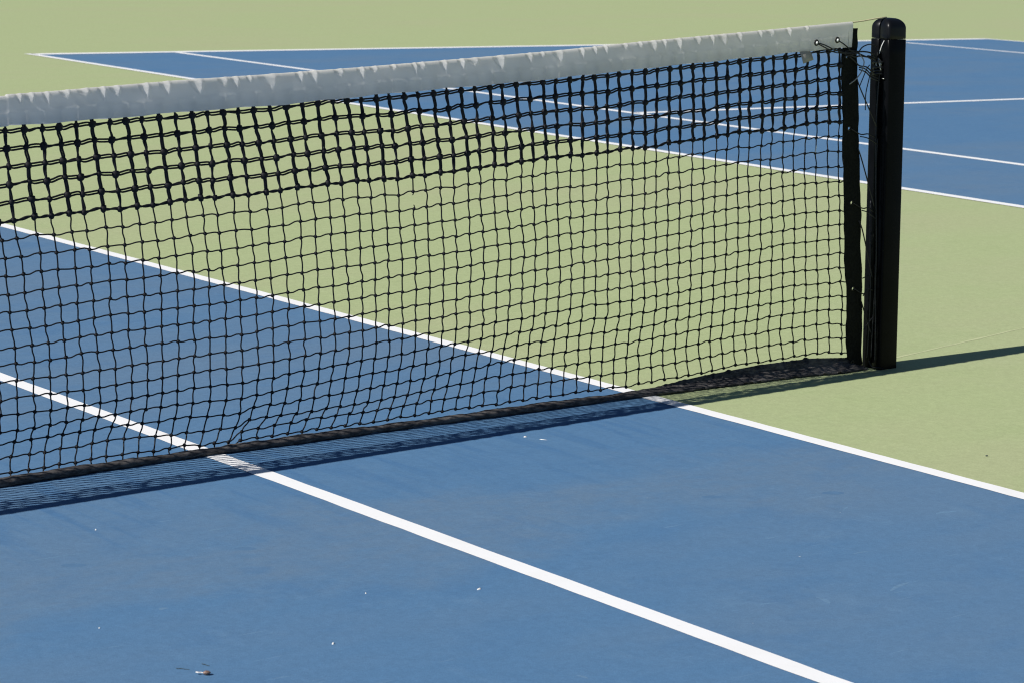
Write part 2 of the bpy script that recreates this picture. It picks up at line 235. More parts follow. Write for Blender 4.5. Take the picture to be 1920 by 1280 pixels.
def court_material(name, base, dusty, deep, pale, dust_amt, streak, net_wear=False):
    q = NT(name); b = q.b
    b.inputs['Roughness'].default_value = .85; b.inputs['Specular IOR Level'].default_value = .18
    wide = q.noise(q.coords(.25, (.6, 1.3, 1)), .8, 6, .6)             # worn dusty areas
    c = q.mix(q.math('MULTIPLY', q.ramp(wide, .46, .64), dust_amt), base, dusty)
    if net_wear:      # a dusty strip along the net, and where water was pushed off the net line
        sp = q.n('ShaderNodeSeparateXYZ'); tc = q.n('ShaderNodeTexCoord'); q.l(tc.outputs['Object'], sp.inputs[0])
        wob = q.math('MULTIPLY', q.math('SUBTRACT', q.noise(q.coords(0, (1, 1.3, 1)), 1.9, 6, .62), .5), .95)
        off = q.math('ABSOLUTE', q.math('ADD', q.math('ADD', sp.outputs[1], .84), wob), 0)
        grain = q.ramp(q.noise(q.coords(.3, (1, 2, 1)), 9, 6, .7), .30, .62, .35, 1)
        c = q.mix(q.math('MULTIPLY', q.math('MULTIPLY', q.ramp(off, .10, .30, 1, 0), grain), .85), c, dusty)
        gb = q.ramp(q.noise(q.coords(.1, (1, 1.5, 1)), 1.3, 6, .62), .36, .60, .25, 1)
        c = q.mix(q.math('MULTIPLY', q.math('MULTIPLY', q.ramp(sp.outputs[1], .0, .5), q.ramp(sp.outputs[1], 3.2, 4.5, 1, 0)), q.math('MULTIPLY', gb, .6)), c, dusty)
        s2 = q.noise(q.coords(.16, (8, .8, 1)), 2.4, 4, .6)
        g2 = q.math('MULTIPLY', q.ramp(sp.outputs[1], -.85, -.35), q.ramp(sp.outputs[1], 0, .3, 1, 0))
        c = q.mix(q.math('MULTIPLY', q.math('MULTIPLY', q.ramp(s2, .50, .64), g2), .75), c, deep)
    mid = q.noise(q.coords(-.15, (1, 1.6, 1)), 3.4, 7, .66)            # cloudy mottling
    c = q.mix(q.ramp(mid, .52, .70, 0, .42), c, deep)
    mid2 = q.noise(q.coords(.6, (1.5, 1, 1)), 5.3, 7, .68)
    c = q.mix(q.ramp(mid2, .56, .76, 0, .40), c, pale)
    # squeegee streaks running away from the net
    st = q.noise(q.coords(.12, (6.5, .7, 1)), 2.6, 5, .6)
    gate = q.ramp(q.noise(q.coords(0, (1, 1, 1)), 1.3, 3), .52, .62)
    c = q.mix(q.math('MULTIPLY', q.math('MULTIPLY', q.ramp(st, .54, .68), gate), streak), c, deep)
    # shoe scuffs: thin, sharp, in several directions
    for rot, sc, lo in ((.5, 5.2, .665), (-.85, 6.6, .675), (1.5, 7.4, .68), (2.4, 5.9, .685)):
        f = q.noise(q.coords(rot, (1.3, 16, 1)), sc, 3, .55)
        gate = q.ramp(q.noise(q.coords(rot + 1, (1, 1, 1)), 2.3, 2), .5, .62)
        c = q.mix(q.math('MULTIPLY', q.ramp(f, lo, lo + .05, 0, .6), gate), c, pale)
    # dark ball marks
    vo = q.n('ShaderNodeTexVoronoi', Scale=1.7); q.l(q.coords(.2, (1, 1.3, 1)), vo.inputs['Vector'])
    c = q.mix(q.ramp(vo.outputs['Distance'], .05, .08, .3, 0), c, deep)
    # acrylic sand grain at several sizes
    for sc, k in ((38, .045), (120, .06), (330, .10)):
        gr = q.noise(q.coords(), sc, 3, .7)
        c = q.mix(q.ramp(gr, .32, .68), q.mix(1., c, (1 - k,) * 3, 'MULTIPLY'), q.mix(1., c, (1 + k,) * 3, 'MULTIPLY'))
    # sparse pale grit
    for vs_, keep in ((8.5, .80), (15., .88)):
        v2 = q.n('ShaderNodeTexVoronoi', Scale=vs_); q.l(q.coords(vs_), v2.inputs['Vector'])
        sep = q.n('ShaderNodeSeparateColor'); q.l(v2.outputs['Color'], sep.inputs['Color'])
        spot = q.math('MULTIPLY', q.ramp(v2.outputs['Distance'], .012, .026, 1, 0), q.ramp(sep.outputs[0], keep, keep + .02))
        c = q.mix(q.math('MULTIPLY', spot, .55), c, (.60, .62, .62))
    q.l(c, b.inputs['Base Color'])
    q.bump(gr, .4, .0015)
    return q.m

M_BLUE = court_material('blue_acrylic', (.085, .187, .331), (.118, .196, .297), (.063, .158, .308), (.136, .244, .375), .55, .3, True)
M_GREEN = court_material('green_acrylic', (.382, .442, .230), (.395, .425, .240), (.352, .423, .208), (.42, .465, .272), .7, .3)

def line_material():
    q = NT('white_line_paint'); b = q.b
    b.inputs['Roughness'].default_value = .7; b.inputs['Specular IOR Level'].default_value = .2
    f = q.noise(q.coords(), 55, 6, .65); g = q.noise(q.coords(), 6, 3)
    c = q.mix(q.ramp(f, .58, .75, 0, .5), (.86, .86, .86), (.74, .75, .75))
    c = q.mix(q.ramp(g, .5, .7, 0, .3), c, (.75, .74, .71))
    q.l(c, b.inputs['Base Color']); q.bump(q.noise(q.coords(), 330, 3), .25, .001)
    return q.m
M_LINE = line_material()
M_SCUFF = plain('pale_scuff', (.128, .234, .366), .9, spec=.1, var=.12, vscale=90)
M_BALL = plain('dark_blue_smudge', (.090, .180, .307), .9, spec=.1, var=.06, vscale=60)
M_HAIR = plain('pale_green_paint', (.50, .535, .31), .85, spec=.1)

def band_material():
    q = NT('white_canvas'); b = q.b
    v = q.coords(); g = q.noise(q.coords(0, (1, 1, 3)), 14, 4)
    c = q.mix(q.ramp(g, .45, .75, 0, .6), (.90, .89, .865), (.82, .80, .765))
    b.inputs['Roughness'].default_value = .9; b.inputs['Specular IOR Level'].default_value = .1
    q.l(c, b.inputs['Base Color'])
    tr = q.n('ShaderNodeBsdfTranslucent'); q.l(c, tr.inputs['Color'])
    mx = q.n('ShaderNodeMixShader'); mx.inputs[0].default_value = BAND_TRANS
    q.l(b.outputs[0], mx.inputs[1]); q.l(tr.outputs[0], mx.inputs[2]); q.l(mx.outputs[0], q.out.inputs['Surface'])
    # woven threads
    w1 = q.n('ShaderNodeTexWave', Scale=420.); w1.bands_direction = 'X'; q.l(v, w1.inputs['Vector'])
    w2 = q.n('ShaderNodeTexWave', Scale=420.); w2.bands_direction = 'Z'; q.l(v, w2.inputs['Vector'])
    q.bump(q.math('ADD', q.math('MULTIPLY', w1.outputs['Fac'], w2.outputs['Fac']), q.math('MULTIPLY', q.noise(v, 60, 4), 2.)), .25, .0008)
    return q.m
BAND_TRANS = .55
M_BAND = band_material()
M_NET = plain('black_braided_cord', (.008, .008, .011), .6, spec=.3, var=.3, vscale=900, bump=.5)
M_CORD = plain('black_lacing_cord', (.010, .011, .015), .55, spec=.4)
M_SIDE = plain('black_webbing', (.0065, .0075, .0065), .8, spec=.15, var=.5, vscale=160, bump=.5)
def tape_material():
    q = NT('weathered_black_tape'); b = q.b
    b.inputs['Roughness'].default_value = .8; b.inputs['Specular IOR Level'].default_value = .25
    f = q.noise(q.coords(.1, (1, 3, 3)), 42, 6, .7); g = q.noise(q.coords(0, (1, 1, 1)), 9, 4)
    c = q.mix(q.ramp(f, .42, .66), (.036, .034, .036), (.125, .116, .112))
    c = q.mix(q.ramp(g, .5, .68, 0, .6), c, (.19, .174, .158))
    q.l(c, b.inputs['Base Color']); q.bump(f, .6, .004)
    return q.m
M_TAPE = tape_material()
M_POST = plain('black_powder_coat', (.0032, .0036, .0044), .27, spec=.06, var=.25, vscale=25)
M_CAP = plain('black_gloss_plastic', (.0045, .005, .0065), .34, spec=.2)
M_STEEL = plain('weathered_steel', (.5, .5, .47), .35, metal=.9, var=.2)
M_BRASS = plain('nickel_eyelet', (.42, .40, .33), .38, metal=.85, var=.2)
M_EYE_GLINT = plain('pale_eyelet_glint', (.80, .80, .76), .5, metal=.0, var=.1)  # pale non-metal colour, paints the bright glint in the headband eyelets
M_RIM = plain('dark_oxidised_brass', (.035, .033, .028), .4, metal=.5)
M_CABLE = plain('tan_coated_cable', (.62, .56, .34), .45, var=.15, vscale=120)
M_TAG = plain('grey_beige_tag', (.33, .305, .285), .8, var=.12, vscale=60)
M_TIE = plain('white_plastic', (.72, .72, .70), .4)
M_GREYTIE = plain('grey_plastic', (.30, .29, .29), .35)
M_FLECK = plain('white_fleck', (.74, .74, .72), .8, var=.1, vscale=300)
M_POD = plain('brown_husk', (.21, .135, .105), .5, spec=.5, var=.5, vscale=260, bump=.6)
M_STALK = plain('pale_stalk', (.70, .68, .66), .5, var=.1)
M_TWIG = plain('dark_twig', (.045, .065, .060), .8, var=.3)

# ------------------------------------------------------------------ setting
def sheet(name, x0, y0, x1, y1, z, mat, label=None):
    m = MB(); m.add([(x0, y0, z), (x1, y0, z), (x1, y1, z), (x0, y1, z)], [(0, 1, 2, 3)])
    return tag(m.build(name, mat, smooth=False), label, None, None, 'structure')

# court measurements (metres). First court: our net at y = 0; second court lies beyond the post.
sheet('ground', -260, -260, 300, 300, -.0044, M_GREEN, 'sunlit pale green hard court surround')
sheet('blue_court', -5.46, -11.86, 5.46, 11.86, -.0030, M_BLUE, 'worn blue playing surface under the black net')
def line(name, a, b, width, label=None, z=-.0018, mat=None, wob=.0014):
    """a painted line from a to b; its left edge (seen from a to b) is a-b"""
    a = Vector(a[:2]); b = Vector(b[:2]); d = (b - a); L = d.length; d /= L; nrm = Vector((d.y, -d.x))
    n = max(2, int(L / .07)); n = min(n, 340); vs = []; fs = []
    for i in range(n + 1):
        q = a + d * (L * i / n); e1 = random.uniform(-wob, wob); e2 = random.uniform(-wob, wob)
        p0 = q + nrm * e1; p1 = q + nrm * (width + e2)
        vs += [(p0.x, p0.y, z), (p1.x, p1.y, z)]
        if i: fs.append((2 * i - 2, 2 * i - 1, 2 * i + 1, 2 * i))
    mm = MB(); mm.add(vs, fs)
    return tag(mm.build(name, mat or M_LINE, smooth=False), label, None, None, 'structure')

W = .05
# first court
line('doubles_sideline', (5.484, -11.885), (5.489, 11.885), -W)
line('singles_sideline', (4.093, -11.82), (4.142, 11.82), -W - .0)
line('singles_sideline', (-4.115, -11.82), (-4.115, 11.82), W)
line('doubles_sideline', (-5.485, -11.885), (-5.485, 11.885), W)
line('baseline', (-5.43, 11.885), (5.43, 11.885), .06)
line('baseline', (-5.43, -11.885), (5.43, -11.885), -.06)
line('service_line', (-4.06, 6.425), (4.06, 6.425), W)
line('service_line', (-4.06, -6.375), (4.06, -6.375), W)
line('centre_service_line', (-.025, -6.37), (-.025, 6.37), W)
# second court, beyond and to the right of the post (its lines as they lie there)
def d2(y): return 9.769 + .0145 * y          # near doubles sideline, outer edge
def s2(y): return 11.300 - .0099 * y         # near singles sideline, outer edge
def fs2(y): return 19.543 - .0191 * y        # far singles sideline, outer edge
def fd2(y): return 21.95 - .09 * y           # far doubles sideline, outer edge
def v2(x): return 6.835 - .0183 * x          # service line, far edge
W2 = .07
YB, YA = 12.015, -11.5
m = MB(); m.add([(d2(YA) + .02, YA + .02, -.0030), (fd2(YA) - .02, YA + .02, -.0030), (fd2(YB) - .02, YB - .02, -.0030), (d2(YB) + .02, YB - .02, -.0030)], [(0, 1, 2, 3)])
tag(m.build('blue_court', M_BLUE, smooth=False), 'blue playing surface of the second court behind the net', None, None, 'structure')
line('doubles_sideline', (d2(YA), YA, 0), (d2(YB), YB, 0), W2)
line('singles_sideline', (s2(YA), YA + .11, 0), (s2(YB), YB - .11, 0), W2)
line('singles_sideline', (fs2(YA), YA + .11, 0), (fs2(YB), YB - .11, 0), -W2)
line('doubles_sideline', (fd2(YA), YA, 0), (fd2(YB), YB, 0), -W2)
line('baseline', (d2(YB) + W, YB, 0), (fd2(YB) - W, YB, 0), .11)
line('baseline', (d2(YA) + W, YA, 0), (fd2(YA) - W, YA, 0), -.11)
line('service_line', (s2(6.5) + W, v2(11.3), 0), (fs2(6.4) - W, v2(19.4), 0), W2)
line('centre_service_line', (15.5, 0, 0), (15.5, 6.45, 0), W2)
line('hairline_mark', (6.50, .045, 0), (7.6, .262, 0), .009, 'thin pale hairline on the green court beside the post', -.0038, M_HAIR, .003)

def mark(name, a, b, w, mat, z=-.00282, bow=.0):
    a = Vector(a); b = Vector(b); d = b - a; nrm = Vector((-d.y, d.x)).normalized(); vs = []; fs = []; n = 16
    for i in range(n + 1):
        t = i / n; ww = w * (.04 + math.sin(PI * t) ** .6) * random.uniform(.85, 1.05); q = a + d * t + nrm * (bow * math.sin(PI * t) + random.uniform(-.05, .05) * w)
        p0, p1 = q - nrm * ww / 2, q + nrm * ww / 2; vs += [(p0.x, p0.y, z), (p1.x, p1.y, z)]
        if i: fs.append((2 * i - 2, 2 * i - 1, 2 * i + 1, 2 * i))
    mm = MB(); mm.add(vs, fs); return tag(mm.build(name, mat, smooth=False), None, None, None, 'structure')
for a, b, w_ in (((4.605, -1.694), (4.685, -1.672), .010), ((4.448, -1.644), (4.436, -1.693), .012), ((5.158, -1.32), (5.215, -1.331), .014),
        ((4.746, -1.46), (4.792, -1.463), .006), ((3.737, -1.764), (3.742, -1.79), .008), ((3.714, -.609), (3.745, -.61), .010),
        ((3.27, -.621), (3.42, -.627), .004), ((3.337, -1.047), (3.358, -1.044), .012), ((5.0, -1.19), (5.035, -1.17), .005), ((4.30, -1.62), (4.36, -1.635), .005)):
    mark('scuff_mark', a, b, w_, M_SCUFF, bow=w_ * .4)
for (cx, cy), L_ in (((3.353, -.694), .045), ((3.704, -.766), .040), ((4.833, -.942), .042), ((5.10, -1.06), .05)):
    mark('ball_mark', (cx - L_ / 2, cy + .012), (cx + L_ / 2, cy - .012), L_ * .62, M_BALL, -.0029)
# -------------------------------------------------------------------- net
NODES = [[tuple(int(k) / 1000 for k in q.split(',')) for q in row.split()] for row in NET_NODES.strip().split('\n')]
NC = len(NODES); NR = 22; LEFT = 82
def ytop(x): return .012 - .056 * (6.3 - max(x, 2.2))
SZ = [0.009, 0.0331, 0.0802, 0.1889, 0.2974, 0.4512, 0.6036, 0.7051, 0.815, 0.9168, 0.9348]
SL = [6.2564, 6.23, 6.2238, 6.2202, 6.2102, 6.1987, 6.1888, 6.1812, 6.1728, 6.1667, 6.1628]
SR = [6.2924, 6.2902, 6.2881, 6.2825, 6.2769, 6.2659, 6.2547, 6.2447, 6.2363, 6.2288, 6.2272]
SYY = [-0.025, -0.024, -0.0223, -0.018, -0.0137, -0.008, -0.0028, 0.0004, 0.0037, 0.0063, 0.0061]
TOPX = [3.4801, 3.5933, 3.7422, 3.9221, 4.1697, 4.4483, 4.7626, 5.0816, 5.3644, 5.769, 6.199, 6.4]
TOPZ = [0.8668, 0.8703, 0.8775, 0.8856, 0.8933, 0.9036, 0.9174, 0.9319, 0.949, 0.9695, 0.9925, 1.006]
BOTX = [3.4798, 3.5959, 3.7425, 3.9656, 4.2164, 4.4824, 4.714, 4.9581, 5.3685, 5.5672, 5.774, 5.9894, 6.196]
BOTZ = [0.803, 0.8049, 0.8094, 0.8181, 0.8244, 0.8386, 0.8487, 0.8573, 0.8807, 0.8911, 0.9012, 0.9139, 0.9223]
SIDE_TOP_L = [6.1994, 0.0064, 0.9746]
SIDE_TOP_R = [6.2236, 0.0077, 0.9743]
SEYE0 = [6.1864, 0.0052, 0.8955]
SEYE1 = [6.204, -0.0001, 0.6923]
SEYE2 = [6.2229, -0.0071, 0.4805]
SEYE3 = [6.2399, -0.0168, 0.2324]
SEYE4 = [6.2494, -0.0249, 0.0144]
BEYE0 = [6.0408, -0.0025, 0.9366]
BEYE1 = [6.128, 0.0024, 0.9427]
BEYE2 = [5.9827, -0.0058, 0.9141]
BEYE3 = [6.027, -0.0033, 0.9148]
BEYE4 = [6.0425, -0.0024, 0.8894]
BEYE5 = [6.001, -0.0047, 0.8799]

def ztop(x):
    if x < 3.4935: d = 3.4935 - x; return .8643 - .03 * d + .0043 * d * d
    return interp(TOPX, TOPZ, x)
def zbot(x):
    if x < 3.4932: return .8001 + (ztop(x) - .8643)
    return interp(BOTX, BOTZ, x)

cols = []
for k in range(LEFT, 0, -1):
    src = NODES[min(k % 40, 39)] if k % 80 < 40 else NODES[39 - k % 40]
    col = []
    for r in range(NR):
        t = r / 21
        dev = src[r][0] - lerp(src[0][0], src[21][0], t)
        x = lerp(NODES[0][0][0], NODES[0][21][0], t) - .0438 * k + dev + random.gauss(0, .001)
        y0 = NODES[0][r][1]
        y = y0 + (ytop(x) - ytop(x + .0438 * k)) * (1 - t)
        z = NODES[0][r][2] + (ztop(x) - ztop(x + .0438 * k)) * (1 - t) + random.gauss(0, .0015)
        col.append((x, y, max(z, .004)))
    cols.append(col)
C0 = len(cols)
cols += NODES
# hidden row inside the headband
for col in cols:
    a, b = Vector(col[0]), Vector(col[1]); q = a + (a - b); q.z = min(q.z, ztop(q.x) - .024); q.y = ytop(q.x) + .001
    col.insert(0, tuple(q))
NR = 23; BOLD = 6                         # rows 0..6 are doubled cord

NET_LOC = (6.358, -.033, 0)
net = thing('tennis_net', 'black tennis net with white headband tied to the black post', 'tennis net', (4.6, -.03, 0))
nb = MB(); nk = MB()
def wig(a, b, amp, sub, phase, swap=1):
    """cord between two knots with a slight S"""
    a, b = Vector(a), Vector(b); d = b - a; L = d.length
    side = Vector((-d.z, 0, d.x)).normalized()
    bow = random.gauss(0, .0010); s = amp + random.gauss(0, .0006); yy = random.gauss(0, .0012)
    out = []
    for i in range(sub + 1):
        t = i / sub
        out.append(a + d * t + side * (s * math.sin(2 * PI * t) + bow * math.sin(PI * t)) + Vector((0, yy * math.sin(PI * t), 0)))
    return out, side
def single(a, b, amp, near):
    pts, _ = wig(a, b, amp, 6 if near else 3, 0)
    nb.tube(pts, R1, 5 if near else 4, caps=False)
def double(a, b, mode, near):
    """two cords: mode 0 side by side, 1 one behind the other with a twist, 2 twisted tight"""
    pts, side = wig(a, b, -.0008, 8 if near else 4, 0)
    n = len(pts) - 1; tw = random.uniform(.6, 1.2) * random.choice((-1, 1)); ph = random.uniform(-.5, .5)
    for s in (-1, 1):
        out = []
        for i, q in enumerate(pts):
            t = i / n; env = min(1, .30 + 1.1 * math.sin(PI * t))
            if mode == 0: o = side * (s * .0028 * env) + Vector((0, s * .0006, 0))
            elif mode == 1:
                ang = PI / 2 + ph + tw * (t - .5) * 2
                o = (side * math.cos(ang) + Vector((0, 1, 0)) * math.sin(ang)) * (s * .0022 * env)
            else:
                ang = ph + tw * t * 5
                o = (side * math.cos(ang) + Vector((0, 1, 0)) * math.sin(ang)) * (s * .0017)
            out.append(q + o)
        nb.tube(out, R2, 6 if near else 4, caps=False)
R1, R2 = .00180, .00225
N = len(cols)
for ci in range(N):
    c = ci - C0; near = c > -14; par = c % 2
    for r in range(NR):
        q = cols[ci][r]
        # knots
        if r <= BOLD:
            big = (c + r) % 2 == 0
            rr = .0086 if big else .0074
            if r == BOLD: rr = .0086 if par == 1 else .0068
            if r > 0: nb.ball(q, rr, (1.12, .8, 1.12) if big else (.95, .8, 1.15), random.uniform(-.3, .3) + (PI / 4 if big else 0), 6 if near else 5, 4)
        else:
            nb.ball(q, .0047, (1.15, .9, 1.0), random.uniform(-.8, .8), 6 if near else 5, 4)
        # vertical cord down to the next row
        if r < NR - 1:
            q2 = cols[ci][r + 1]
            if r < BOLD: double(q, q2, 0 if par == 1 else 1, near)
            elif c == 25 and r == 7: pass          # the torn mesh
            else: single(q, q2, random.choice((-.0012, .0008, -.0008)), near)
        # horizontal cord to the next column
        if ci < N - 1:
            q2 = cols[ci + 1][r]
            if r == 0: pass
            elif r < BOLD: double(q, q2, 0 if (c * 3 + r) % 4 else 1, near)
            elif r == BOLD: double(q, q2, 2, near)
            else: single(q, q2, -.0014, near)
        elif r > 0:                                 # run into the side tape
            q2 = (interp(SZ, SL, q[2]) + .004, interp(SZ, SYY, q[2]), q[2] - .0005)
            if r <= BOLD: double(q, q2, 0, True)
            else: single(q, q2, -.0005, True)
# loose ends at the torn mesh
for r, dz in ((7, -.006), (8, .007)):
    q = Vector(cols[C0 + 25][r]); nb.tube([q, q + Vector((.001, 0, dz)), q + Vector((-.0015, 0, dz * 1.4))], .0013, 5)
netting = nb.build('netting', M_NET, net)
fr = MB(); q = Vector(cols[C0 + 58][7]); q2 = Vector(cols[C0 + 58][8])
pts = [lerp(q, q2, t) + Vector((.0012 * math.sin(5 * t), -.0022, 0)) for t in (.45, .6, .75, .9, 1.02)]
fr.tube(pts, [.0006, .0016, .0012, .0016, .0008], 5)
fo = fr.build('frayed_cord', M_TIE, net); fo['label'] = 'white frayed cord'

# headband ------------------------------------------------------------
UX = [0, 88, 200, 330, 500, 680, 870, 1050, 1200, 1400, 1596]
SPIKES = [(36, 9, 14), (58, 13, 12), (88, 9, 19), (125, 14, 9), (160, 16, 7), (193, 11, 20), (219, 15, 12), (273, 14, 20), (313, 15, 20),
 (372, 19, 21), (420, 14, 11), (441, 11, 18), (467, 8, 8), (510, 27, 21), (562, 11, 16), (588, 13, 20), (637, 14, 9), (678, 11, 19),
 (702, 12, 8), (737, 10, 6), (776, 8, 20), (790, 14, 9), (832, 11, 20), (866, 11, 19), (890, 18, 10), (938, 18, 22), (992, 11, 16), (1016, 9, 6),
 (1050, 17, 19), (1090, 9, 19), (1114, 8, 14), (1134, 8, 14), (1172, 10, 8), (1200, 9, 8), (1225, 14, 18), (1244, 8, 14), (1271, 13, 20), (1307, 12, 12),
 (1333, 8, 21), (1356, 15, 19), (1386, 10, 16), (1424, 8, 13), (1445, 15, 10), (1477, 10, 16), (1510, 9, 5)]
ridges = []
for u, w, d in SPIKES:
    x = interp(UX, TOPX[:11], u); m_per_px = .00150 - .0003 * (1 - u / 1600)
    ridges.append((x, w * m_per_px * 1.05, d / 57, random.uniform(.85, 1.15)))
x = 3.42
while x > -.3:
    ridges.append((x, random.uniform(.010, .026), random.uniform(.12, .38), random.uniform(.8, 1.15))); x -= random.uniform(.03, .075)
ridges.sort()
XS = [r[0] for r in ridges]
import bisect
und = [(random.uniform(12, 70), random.uniform(0, 6.3), random.uniform(.00004, .00014)) for _ in range(9)]
def fold(x, s):
    """puckers of the front cloth at x, s = depth below the top edge (0..1): a crease that drops in and ramps out again"""
    d = 0
    i0 = bisect.bisect_left(XS, x - .03); i1 = bisect.bisect_right(XS, x + .06)
    for xr, w, D, a in ridges[i0:i1]:
        if s > D * 1.25: continue
        k = max(0.0, 1 - s / (D * 1.25)); ww = max(.002, w * k ** .8)
        u = (x - xr) / ww
        if u <= -1.35 or u > .5: continue
        A = a * min(ww, .013) * .78
        if u < -1: q = -.55 * smooth(-1.35, -1, u)
        elif u <= 0: q = -.55 + (u + 1)
        else: q = .45 * (1 - smooth(0, .5, u))
        q *= A * min(1, k * 3)
        if abs(q) > abs(d): d = q
    d = max(d, -.0032)
    for f, p, a in und: d += a * math.sin(f * x + p + 2 * s)
    return d
XC = [c_[1][0] for c_ in cols]
def press(x, s):
    i0 = bisect.bisect_left(XC, x); d = min(abs(x - XC[k]) for k in (max(i0 - 1, 0), min(i0, len(XC) - 1)))
    return .0006 * math.exp(-(d / .0045) ** 2) * smooth(.40, .62, s) + .0005 * math.exp(-((s - .56) / .06) ** 2)
hb = MB(); X0, X1 = -.2, 6.200
rows = []
x = X0; S = [0, .03, .07, .11, .15, .2, .25, .3, .36, .43, .48, .52, .56, .60, .65, .74, .87, 1.0]
while True:
    zt, zb = ztop(x), zbot(x) + .0011 * math.sin(31 * x) + .0005 * math.sin(83 * x + 1)
    e = (x - X1 + .012) / .012 if x > X1 - .012 else 0
    yc = ytop(x); h = zt - zb; ring = []
    bumpz = max(-.0004, min(.0009, fold(x, .02) * .2))
    RC = .0072
    for s in reversed(S[1:]):                       # back cloth, bottom to top
        y = yc + .0060 + .0090 * s + .001 * math.sin(21 * x + 2 * s)
        xx = x - .009 * s if x > X1 - .02 else x
        ring.append((xx, y, zt - h * s - .0045))
    for k in range(7):                              # over the cable
        a = PI * (.08 + .84 * k / 6)
        f = fold(x, .01) * (k / 6) ** 2 if k else 0
        ring.append((x, yc + RC * math.cos(a) - f * .5, zt - .0055 + .0055 * math.sin(a) + bumpz * math.sin(a)))
    for s in S[1:]:                                 # front cloth, top to bottom
        base = .0078 + .0080 * s
        y = yc - base - fold(x, s) - press(x, s)
        xx = x - .009 * s if x > X1 - .02 else x
        ring.append((xx, y, zt - .005 * (1 - s) - h * s + (.002 * math.sin(400 * x) if False else 0)))
    rows.append(ring)
    if x >= X1: break
    x = min(X1, x + (.0022 if x > 3.3 else .012))
hb.grid(rows)
hb.build('headband', M_BAND, net)

cb = MB()
cp = [(xx, ytop(xx), ztop(xx) - .0045) for xx in [X0 + .2 * i for i in range(32)] if xx < 6.05] + [(6.16, ytop(6.16), ztop(6.16) - .004), (6.25, .0105, .9935), (6.31, .0115, 1.0005), (6.348, .0122, 1.0035), (6.356, .0125, .996)]
cb.tube(cp, .0021, 8); cb.build('cable', M_CABLE, net)

# side tape -----------------------------------------------------------
st = MB(); z = .008; zs = []
EYES = [(q[0], max(q[2], .018)) for q in (SEYE0, SEYE1, SEYE2, SEYE3, SEYE4)]
while z < .975: zs.append(z); z += .0022
NTP = 25; front = []; back = []
for z in zs:
    if z < .916: l, r = interp(SZ, SL, z), interp(SZ, SR, z)
    else:
        k = smooth(.916, .934, z); l = lerp(6.168, 6.2005, k); r = 6.2296 - .005 * smooth(.92, .97, z)
    y = interp(SZ, SYY, z) + .0015 * math.sin(23 * z)
    l += .0008 * math.sin(57 * z) + .0006 * math.sin(131 * z + 1); r += .0008 * math.sin(43 * z + 2) + .0006 * math.sin(117 * z)
    fr_, bk_ = [], []
    for k in range(NTP):
        t = k / (NTP - 1); w_ = -.0016 * math.sin(PI * t) - .0010 * math.sin(37 * z + 4 * t) - .0006 * math.sin(90 * z - 7 * t)
        fr_.append((lerp(l, r, t), y + w_ - .0018, z)); bk_.append((lerp(l, r, t), y + w_ + .0012, z))
    front.append(fr_); back.append(bk_)
nz = len(zs)
st.v = [q for r in front for q in r] + [q for r in back for q in r]; O = nz * NTP
for i in range(nz - 1):
    for k in range(NTP - 1):
        a = i * NTP + k; c = st.v[a]; cx, cz = c[0] + .0012, c[2] + .0011
        if any((cx - ex) ** 2 + (cz - ez) ** 2 < .0050 ** 2 for ex, ez in EYES): continue
        st.f.append((a, a + 1, a + NTP + 1, a + NTP)); st.f.append((O + a, O + a + NTP, O + a + NTP + 1, O + a + 1))
    for k in (0, NTP - 1):
        a = i * NTP + k; st.f.append((a, a + NTP, O + a + NTP, O + a))
for i in (0, nz - 1):
    for k in range(NTP - 1):
        a = i * NTP + k; st.f.append((a, a + 1, O + a + 1, O + a))
side = st.build('side_tape', M_SIDE, net)
def eyelet(c, parent, R, rim):
    g = MB(); g.torus(c, R, R * .36, (0, 1, 0), 20, 8); return g.build('eyelet', rim, parent)
for (ex, ez), q in zip(EYES, (SEYE0, SEYE1, SEYE2, SEYE3, SEYE4)): eyelet((ex, interp(SZ, SYY, ez) + .0015 * math.sin(23 * ez) - .0030, ez), side, .0056, M_RIM)
band = [o for o in net.children if o.name.startswith('headband')][0]
for q in (BEYE0, BEYE1):
    c = (q[0], ytop(q[0]) - .0142, q[2]); eyelet(c, band, .0068, M_RIM)
    k = MB(); k.ball((c[0], c[1] + .0005, c[2]), .0050, (1, 1.2, 1), 0, 14, 8, 0); k.build('eyelet_glint', M_EYE_GLINT, band)  # added dome filling the eyelet, shaped to catch sun as its bright centre

